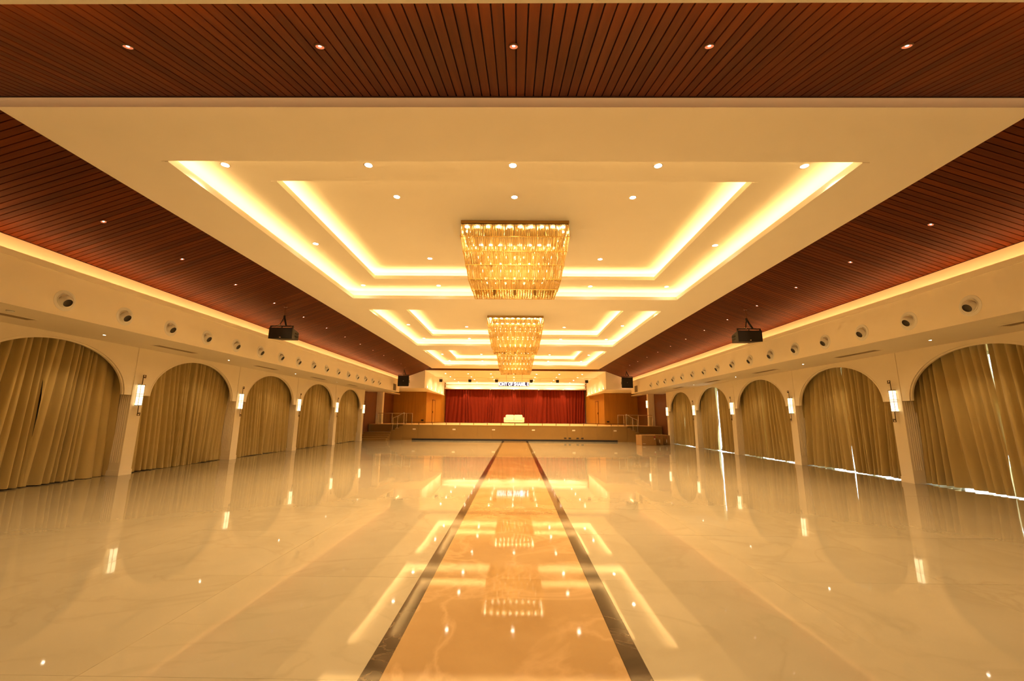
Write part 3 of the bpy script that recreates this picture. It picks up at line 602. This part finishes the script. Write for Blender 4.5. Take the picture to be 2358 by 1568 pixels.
def make_chandelier(yc):
    root = empty('chandelier', (0.03, yc, Z2)); hw, hd = 1.25, 0.66
    lv = [(1.25, .66, -.095), (1.25, .66, -.40), (1.19, .60, -.735), (1.128, .538, -1.04), (1.064, .474, -1.36), (0.975, .385, -1.58)]
    z = (0, 0, 0)
    MB().box(-1.25, 1.25, -.66, .66, -.075, 0).build('ceiling_plate', BRASS, root, off=z)
    MB().box(-1.235, 1.235, -.645, .645, -.088, -.075).build('plate_edge', BRONZE, root, off=z)
    for k in range(5):
        (a, d, z0), (a2, d2, z1) = lv[k], lv[k+1]
        bb = MB(); rods(bb, -a+.01, a-.01, -d+.01, d-.01, z0, z1, -a2, a2, -d2, d2)
        rods(bb, -a+.16, a-.16, -d+.12, d-.12, z0, z1+.03, -a2+.15, a2-.15, -d2+.11, d2-.11, sp=0.038, r=0.008)
        o = bb.build('crystal_tier', CRYSTAL, root, off=z); o['kind'] = 'stuff'
        fr = MB(); A, D = a2+.008, d2+.008; h = 0.0055
        fr.box(-A, A, -D-h, -D+h, z1-h, z1+h); fr.box(-A, A, D-h, D+h, z1-h, z1+h); fr.box(-A-h, -A+h, -D, D, z1-h, z1+h); fr.box(A-h, A+h, -D, D, z1-h, z1+h)
        fr.build('tier_frame', GOLD, root, off=z)
    bb = MB()
    for i in range(31):
        for j in range(11):
            x = -.93+.062*i; y = -.34+.068*j; r = .011; k0 = len(bb.v); zz = -1.58+random.uniform(-.02, .03)
            for q in ((x, y, -1.37), (x, y, zz)):
                for t in range(5): bb.v.append((q[0]+r*math.cos(t*1.2566), q[1]+r*math.sin(t*1.2566), q[2]))
            for t in range(5): bb.f.append((k0+t, k0+(t+1)%5, k0+5+(t+1)%5, k0+5+t))
            bb.f.append(tuple(k0+5+t for t in range(5)))
    o = bb.build('crystal_base', CRYSTAL, root, off=z); o['kind'] = 'stuff'
    for x in (-.48, 0.0, .48):
        tb = MB()
        for t in range(6): c_, s_ = .028*math.cos(t*1.047), .028*math.sin(t*1.047); tb.tube((x+c_, -.2+s_, -1.38), (x+c_*.8, -.2+s_*.8, -1.66), .010, 5)
        tb.build('crystal_tassel', CRYSTAL, root, off=z)
    lm = MB().lathe([(.0001, -.088), (.05, -.09), (.055, -.105), (.03, -.122), (.0001, -.128)], 12).mesh('lamp', LAMPM)
    pos = [(-1.125+.25*k, y) for k in range(10) for y in (-.53, .53)] + [(x, y) for x in (-1.125, 1.125) for y in (-.27, 0, .27)]
    for x, y in pos: obj('lamp', lm, root, (x, y, 0))
    sm = MB().lathe([(.0001, .03), (.022, .015), (.022, -.02), (.0001, -.035)], 10).mesh('inner_lamp', LAMPI)
    for zz, nx, ex, ey in ((-.52, 9, .92, .30), (-.90, 8, .80, .24), (-1.24, 7, .68, .18)):
        for k in range(nx):
            for y in (-ey, ey): obj('lamp', sm, root, (-ex+2*ex*k/(nx-1), y, zz))
        MB().box(-ex, ex, -ey-.006, -ey+.006, zz+.03, zz+.04).box(-ex, ex, ey-.006, ey+.006, zz+.03, zz+.04).box(-.006, .006, -ey, ey, zz+.03, zz+.04).tube((0, 0, zz+.035), (0, 0, -.08), .008, 6).build('lamp_rail', GOLD, root, off=z)
    return root
ch = make_chandelier(9.74)
LBL = ['large tiered amber crystal chandelier nearest the camera', 'tiered amber crystal chandelier in the middle cove', 'tiered amber crystal chandelier farthest away, nearest the stage']
for k in range(3):
    c = ch if k == 0 else copy_tree(ch)
    c.location = (0.03, 9.74+9.18*k, Z2); tag(c, LBL[k], 'chandelier', 'crystal chandeliers')

# ------------------------------------------------------------------ downlights
RINGM = MB().lathe([(.058, -.001), (.078, -.008), (.082, 0.0)], 20).mesh('trim_ring', PAINT, smooth=True)
LENSM = MB().lathe([(.0001, -.004), (.060, -.002)], 20).mesh('lens', LENS)
RINGS = MB().lathe([(.040, -.004), (.046, -.016), (.052, -.004)], 16).mesh('small_trim_ring', BRONZE, smooth=True)
CUPS = MB().lathe([(.041, -.012), (.036, -.006), (.022, -.004), (.0001, -.004)], 16).mesh('reflector', LENSW)
BULB = MB().lathe([(.0001, -.0085), (.012, -.0075), (.016, -.0045)], 12).mesh('bulb', LENSB)
def downlight(loc, label, group, energy, size=95, small=False, rot=None, color=WARM2, direction=(0,0,-1), scale=1.0):
    o = empty('downlight', loc, label, 'downlight', group)
    if rot: o.rotation_euler = rot
    o.scale = (scale, scale, scale)
    if small: obj('trim_ring', RINGS, o); rf = obj('reflector', CUPS, o); obj('bulb', BULB, rf)
    else: obj('trim_ring', RINGM, o); obj('lens', LENSM, o)
    if energy:
        sp_ = spot((0, 0, -.02 if small else -.03), energy, size, rad=.008 if small else .04, direction=direction, color=color, parent=o)
        if rot: sp_.rotation_euler = (0, 0, 0)
    return o
CN = ['nearest', 'middle', 'farthest']
POSW = {5: ['far left', 'left of middle', 'middle', 'right of middle', 'far right'], 3: ['left', 'middle', 'right']}
for k in range(3):
    hy, iy = HOLES[k], INNER[k]
    y0, y1 = hy[0]+.61, hy[1]-.36
    for rn, y in (('near', y0), ('far', y1)):
        for j in range(5): downlight((-4.9+2.45*j, y, Z1), f'white downlight on the outer step of the {CN[k]} cove, {rn} row, {POSW[5][j]}', 'outer cove downlights', SPOT_HALL, 78 if rn == 'far' else 118)
    for j, x in enumerate((-4.9, 4.93)): downlight((x, (y0+y1)/2, Z1), f'white downlight midway along the {SIDE[-1 if j == 0 else 1]} outer step of the {CN[k]} cove', 'outer cove downlights', SPOT_HALL, 104)
    cy0 = 9.755+9.18*k
    for rn, y in (('near', cy0-1.715), ('far', cy0+1.715)):
        for j in range(3): downlight((-2.42+2.44*j, y, Z2), f'white downlight in the inner {CN[k]} cove, {rn} row, {POSW[3][j]}', 'inner cove downlights', SPOT_HALL, 122)
for s in (-1, 1):
    for k in range(12):
        y = 7.38+1.915*k; x = s*7.76
        downlight((x, y, slope_z(x)-.001), f'tiny downlight in the {SIDE[s]} walnut slope, {ORD[k]} from the camera', 'timber slope downlights', SPOT_WOOD, 60, True, (0, math.atan(WS)*(-1 if s < 0 else 1), 0))
    for k in range(5):
        downlight((s*9.77, 9.8+4.45*k, SOF), f'white downlight in the {SIDE[s]} arcade soffit, {ORD[k]} from the camera', 'arcade soffit downlights', 30.0, 120, scale=0.42)
for k in range(5):
    downlight((-3.86+1.947*k, 3.61, front_z(3.61)-.002), f'small orange downlight in the front walnut slope, {ORD[k]} from the left', 'front slope downlights', 6.0, 70, True, (math.atan(.3256), 0, 0))
for r, y in enumerate((-1.6, 0.9)):
    for k in range(5): downlight((-7.0+3.5*k, y, 4.718), f'white downlight in the entry ceiling behind the camera, {"back" if r == 0 else "front"} row, {POSW[5][k]}', 'entry ceiling downlights', 45.0, 140)
for r, y in enumerate((36.48, 39.28, 42.1, 44.9)):
    for k in range(7): downlight((-6.06+1.975*k, y, 5.385), f'stage ceiling downlight, {ORD[r]} row from the hall, {ORD[k]} from the left', 'stage ceiling downlights', SPOT_STAGE, 155)
for k, x in enumerate((-5.32, -2.70, -0.16, 2.53, 5.18)):
    downlight((x, 46.0, 4.68), f'small spotlight over the red curtain top, {ORD[k]} from the left', 'curtain spotlights', SPOT_CURT, 70, color=(1.0, .55, .3), direction=(0, .12, -1))
# uplights along the proscenium ledges
for s in (-1, 1):
    for k in range(5):
        y = 35.2+1.95*k; x = s*(7.24+.0157*(y-34))
        o = empty('uplight', (x, y, 3.96), f'small uplight on the {SIDE[s]} proscenium ledge, {ORD[k]} from the hall', 'uplight', 'proscenium uplights')
        MB().lathe([(.03, 3.96), (.035, 4.0), (.03, 4.01), (.0001, 4.005)], 10, origin=(x, y, 0)).build('housing', PAINT, o)
        spot((0, 0, .07), 9.0, 120, direction=(s*.12, 0, 1), color=(1.0, .72, .32), parent=o)

# ------------------------------------------------------------------ sconces
def sconce(s, y, zc, label):
    X = lambda v: s*(PX-v)
    root = empty('wall_sconce', (s*PX, y, zc), label, 'wall lamp', 'pillar lanterns')
    def bx(n, v0, v1, ya, yb, za, zb, mt, par=root): a, e = sorted((X(v0), X(v1))); return MB().box(a, e, ya, yb, za, zb).build(n, mt, par)
    bx('back_plate', 0, .02, y-.05, y+.05, zc-.22, zc+.22, BRONZE)
    sh = bx('shade', .02, .108, y-.064, y+.064, zc-.285, zc+.285, SHADE)
    f = MB()
    def fb(v0, v1, ya, yb, za, zb): a, e = sorted((X(v0), X(v1))); f.box(a, e, ya, yb, za, zb)
    for z in (zc-.29, zc+.29): fb(.014, .114, y-.070, y+.070, z-.008, z+.008)
    for z in (zc-.028, zc+.028): fb(.016, .113, y-.069, y+.069, z-.0055, z+.0055)
    for yy in (y-.064, y+.064): fb(.106, .112, yy-.0035, yy+.0035, zc-.29, zc+.29)
    f.build('frame', BRONZE, sh)
    for t in (-1, 1):
        g = MB(); q = .0065
        def seg(y0, z0, y1, z1):
            a, e = sorted((X(.072), X(.086))); g.box(a, e, min(y0,y1)-q, max(y0,y1)+q, min(z0,z1)-q, max(z0,z1)+q)
        za = zc+t*.29; zb_ = zc+t*.565; dd = -t*.075 if True else 0
        dy = .075
        seg(y, za, y, zb_); seg(y, zb_, y+dy, zb_); seg(y+dy, zb_, y+dy, zb_-t*.075); seg(y+dy, zb_-t*.075, y+dy*.42, zb_-t*.075); seg(y+dy*.42, zb_-t*.075, y+dy*.42, zb_-t*.045)
        g.build('scroll', BRONZE, root)
for s in (-1, 1):
    for k in range(5): sconce(s, P0+PP*k, 2.16, f'glowing bronze framed lantern, {ORD[k]} from the camera on the {SIDE[s]} arcade')
    if s > 0: sconce(s, P0+PP*5, 2.80, f'glowing lantern on the pillar at the {SIDE[s]} end of the stage')

# ------------------------------------------------------------------ jet nozzles, slots, grilles
def make_nozzle(s):
    root = empty('jet_nozzle', (0, 0, 0)); ax = (-s, 0, 0)
    MB().lathe([(.205, 0), (.203, .004), (.165, .007), (.163, .002), (.142, .002), (.140, .012), (.126, .012), (.124, 0)], 32, ax).build('cover_ring', NOZZLE, root, off=(0,0,0))
    t_ = 0.50; d = Vector((-s*math.cos(t_), 0, -math.sin(t_))); c0 = (s*0.018, 0, 0)
    bl = MB().lathe([(.13*math.sin(a), .13*math.cos(a)) for a in [0.74+0.62*q/8 for q in range(9)]], 28, d, c0); bl = bl.build('ball', NOZZLE, root, off=(0,0,0), smooth=True)
    MB().lathe([(.079, .100), (.083, .105), (.089, .100), (.0885, .094)], 24, d, c0).build('rim', NOZZLE, bl, off=(0,0,0), smooth=True)
    MB().lathe([(.079, .100), (.077, .078), (.0001, .072)], 24, d, c0).build('bore_shade', NOZZLEIN, bl, off=(0,0,0), smooth=True)
    return root
for s in (-1, 1):
    p = make_nozzle(s)
    for k in range(16):
        c = p if k == 0 else copy_tree(p)
        c.location = (s*BX, 7.87+1.283*k, 3.785); tag(c, f'round cream air nozzle on the {SIDE[s]} bulkhead, {ORD[k]} from the camera', 'air nozzle', 'bulkhead air nozzles')
    for k in range(-1, 4):
        yc = 11.93+4.45*k; x0 = s*9.73
        if k == -1: yc = 7.5
        o = empty('slot_diffuser', (x0, yc, SOF), f'dark linear air slot in the {SIDE[s]} soffit, {ORD[k+1]} from the camera', 'air slot', 'soffit air slots')
        fr = MB(); fr.box(x0-.135, x0-.12, yc-.72, yc+.72, SOF-.008, SOF); fr.box(x0+.12, x0+.135, yc-.72, yc+.72, SOF-.008, SOF); fr.box(x0-.135, x0+.135, yc-.735, yc-.72, SOF-.008, SOF); fr.box(x0-.135, x0+.135, yc+.72, yc+.735, SOF-.008, SOF); fr.build('frame', PAINTW, o)
        MB().quad((x0-.12,yc-.72,SOF-.001),(x0+.12,yc-.72,SOF-.001),(x0+.12,yc+.72,SOF-.001),(x0-.12,yc+.72,SOF-.001)).build('plenum_shade', OPENSHADE, o)  # flat dark sheet in place of the shaded gap behind the blades
        for q in (-.08, -.04, 0, .04, .08): MB().box(x0+q-.009, x0+q+.009, yc-.72, yc+.72, SOF-.006, SOF-.002).build('blade', SLOT, o)
    o = empty('air_grille', (s*BX, 30.6, 3.75), f'tall louvred grille at the stage end of the {SIDE[s]} bulkhead', 'grille', 'bulkhead end grilles')
    a, e = sorted((s*BX, s*(BX-.02)))
    f = MB(); f.box(a,e,30.25,30.28,3.54,3.98); f.box(a,e,30.92,30.95,3.54,3.98); f.box(a,e,30.25,30.95,3.53,3.55); f.box(a,e,30.25,30.95,3.97,3.99); f.build('frame', SLOT, o)
    MB().box(*sorted((s*(BX-.001), s*(BX-.004))), 30.27, 30.93, 3.54, 3.98).build('plenum_shade', OPENSHADE, o)  # thin dark board painted as the shade behind the slats
    for q in range(10): MB().box(a, e, 30.28, 30.92, 3.565+.041*q, 3.580+.041*q).build('slat', SLOT, o)
for s, y in ((-1, 7.45), (1, 6.9)):
    o = empty('smoke_detector', (s*9.24, y, SOF), f'small round white smoke detector on the {SIDE[s]} soffit', 'detector')
    MB().lathe([(.055, SOF), (.055, SOF-.015), (.045, SOF-.03), (.0001, SOF-.034)], 20, origin=(s*9.24, y, 0)).build('housing', NOZZLE, o); MB().lathe([(.0565, SOF-.008), (.0565, SOF-.013)], 20, origin=(s*9.24, y, 0)).build('vent_shade', OPENSHADE, o)

# ------------------------------------------------------------------ hung loudspeakers
def speaker(x, y, z, wd, ht, dp, s, label, top):
    root = empty('hanging_speaker', (x, y, z), label, 'loudspeaker', 'hung loudspeakers')
    h, t = ht/2, ht*.36
    bx = MB(); wb = wd*.36
    bx.hexa([(x-wd/2,y,z-h),(x+wd/2,y,z-h),(x+wb,y+dp,z-t),(x-wb,y+dp,z-t)], [(x-wd/2,y,z+h),(x+wd/2,y,z+h),(x+wb,y+dp,z+t),(x-wb,y+dp,z+t)]); bx.build('cabinet', BLACK2, root)
    MB().cbox(x-wd/2-.005, x+wd/2+.005, y-.025, y+.003, z-h-.005, z+h+.005, .008).build('front_grille', GRILLE, root)
    MB().box(x-.025, x+.025, y-.028, y-.024, z-h+.03 if ht < .5 else z-.012, z-h+.05 if ht < .5 else z+.012).build('badge', STEEL, root)
    for q in (-1, 1):
        for zz in (.05, -.05): MB().box(x+q*(wd/2-.07)-.04, x+q*(wd/2-.07)+.04, y+dp*.42, y+dp*.75, z+zz-.022, z+zz+.022).build('handle_recess_shade', OPENSHADE, root)  # dark blocks stand in for shaded handle hollows
    fz = z+h+.06
    f = MB(); f.box(x-wd/2, x+wd/2, y+.02, y+.06, fz-.012, fz+.022); f.box(x-wd/2, x-wd/2+.035, y+.02, y+.06, z+h-.02, fz); f.box(x+wd/2-.035, x+wd/2, y+.02, y+.06, z+h-.02, fz); f.box(x-.012, x+.012, y+.025, y+.055, z+h-.01, fz); f.build('rigging_frame', BLACK, root)
    hk = Vector((x+.05*s*-1*0, y+.12, fz+.33))
    for q, rr in ((-.10, .016), (.13, .030)):
        MB().tube((x+q, y+.04, fz+.02), hk, rr, 8, rr).build('strap', BLACK, root)
    MB().lathe([(.012, -.03), (.03, -.025), (.03, .02), (.012, .03)], 10, (1, 0, .3), (x-.10, y+.03, fz+.035)).build('shackle', STEEL, root)
    MB().tube(hk-Vector((0,0,.03)), hk+Vector((0,0,.05)), .035, 8).build('hook', BLACK, root)
    MB().tube(hk, (x, y+.12, top), .012, 8).build('rod', VENEER2, root)
    MB().tube((x, y+.12, top-.03), (x, y+.12, top+.01), .06, 10).build('ceiling_flange', VENEER2, root)
for s in (-1, 1):
    speaker(s*7.685, 13.55, 4.30, 0.77, 0.36, 0.62, s, f'black wide loudspeaker hung near the middle of the {SIDE[s]} walnut slope', slope_z(7.685))
    speaker(s*7.93, 29.9, 4.155, 0.77, 0.74, 0.55, s, f'black square loudspeaker hung near the stage on the {SIDE[s]}', slope_z(7.93))

# ------------------------------------------------------------------ cardboard cartons by the right stairs
def carton(loc, rz, w_, d, h, label, n):
    o = empty('cardboard_box', loc, label, 'box', 'cartons by the stairs', rz=rz)
    z = (0, 0, 0)
    MB().cbox(-w_/2, w_/2, -d/2, d/2, 0, h-.004, .008).build('body', CARD, o, off=z)
    for q in (-1, 1): MB().box(-w_/2+.004, w_/2-.004, *sorted((q*.004, q*(d/2-.004))), h-.005, h).build('flap', CARD, o, off=z)
    MB().box(-w_/2-.002, w_/2+.002, -.03, .03, h, h+.002).box(-w_/2-.002, -w_/2, -.03, .03, h-.14, h).box(w_/2, w_/2+.002, -.03, .03, h-.14, h).build('tape', CARDTAPE, o, off=z)
    if n == 0:
        MB().box(w_/2-.15, w_/2-.05, -d/2-.003, -d/2, h-.16, h-.07).build('printed_mark', REDLBL, o, off=z); MB().box(w_/2-.13, w_/2-.06, -d/2-.003, -d/2, h-.27, h-.18).build('label', WHITELBL, o, off=z)
        MB().box(-w_/2+.06, -w_/2+.24, -d/2-.003, -d/2, .10, .115).build('tape_scrap', WHITELBL, o, off=z)
        for yy in (-d*.27, -d*.05, .08): MB().box(-w_/2-.003, -w_/2, yy, yy+.05, h-.14, h-.09).build('printed_mark', REDLBL, o, off=z)
    else:
        MB().box(.0, .05, -d/2-.003, -d/2, .14, .34).build('label', WHITELBL, o, off=z); MB().box(-.02, .06, -d/2-.003, -d/2, h-.13, h-.09).build('printed_mark', REDLBL, o, off=z)
carton((8.43, 27.84, 0), math.radians(3), 0.93, 1.08, 0.63, 'large cardboard carton with a red mark, in front of the right stairs', 0)
carton((9.28, 28.32, 0), math.radians(1), 0.50, 0.90, 0.64, 'cardboard carton with a white label, between the larger carton and the pillar', 1)
carton((9.85, 28.55, 0), math.radians(-2), 0.50, 0.75, 0.60, 'plain cardboard carton nearest the last right pillar', 1)
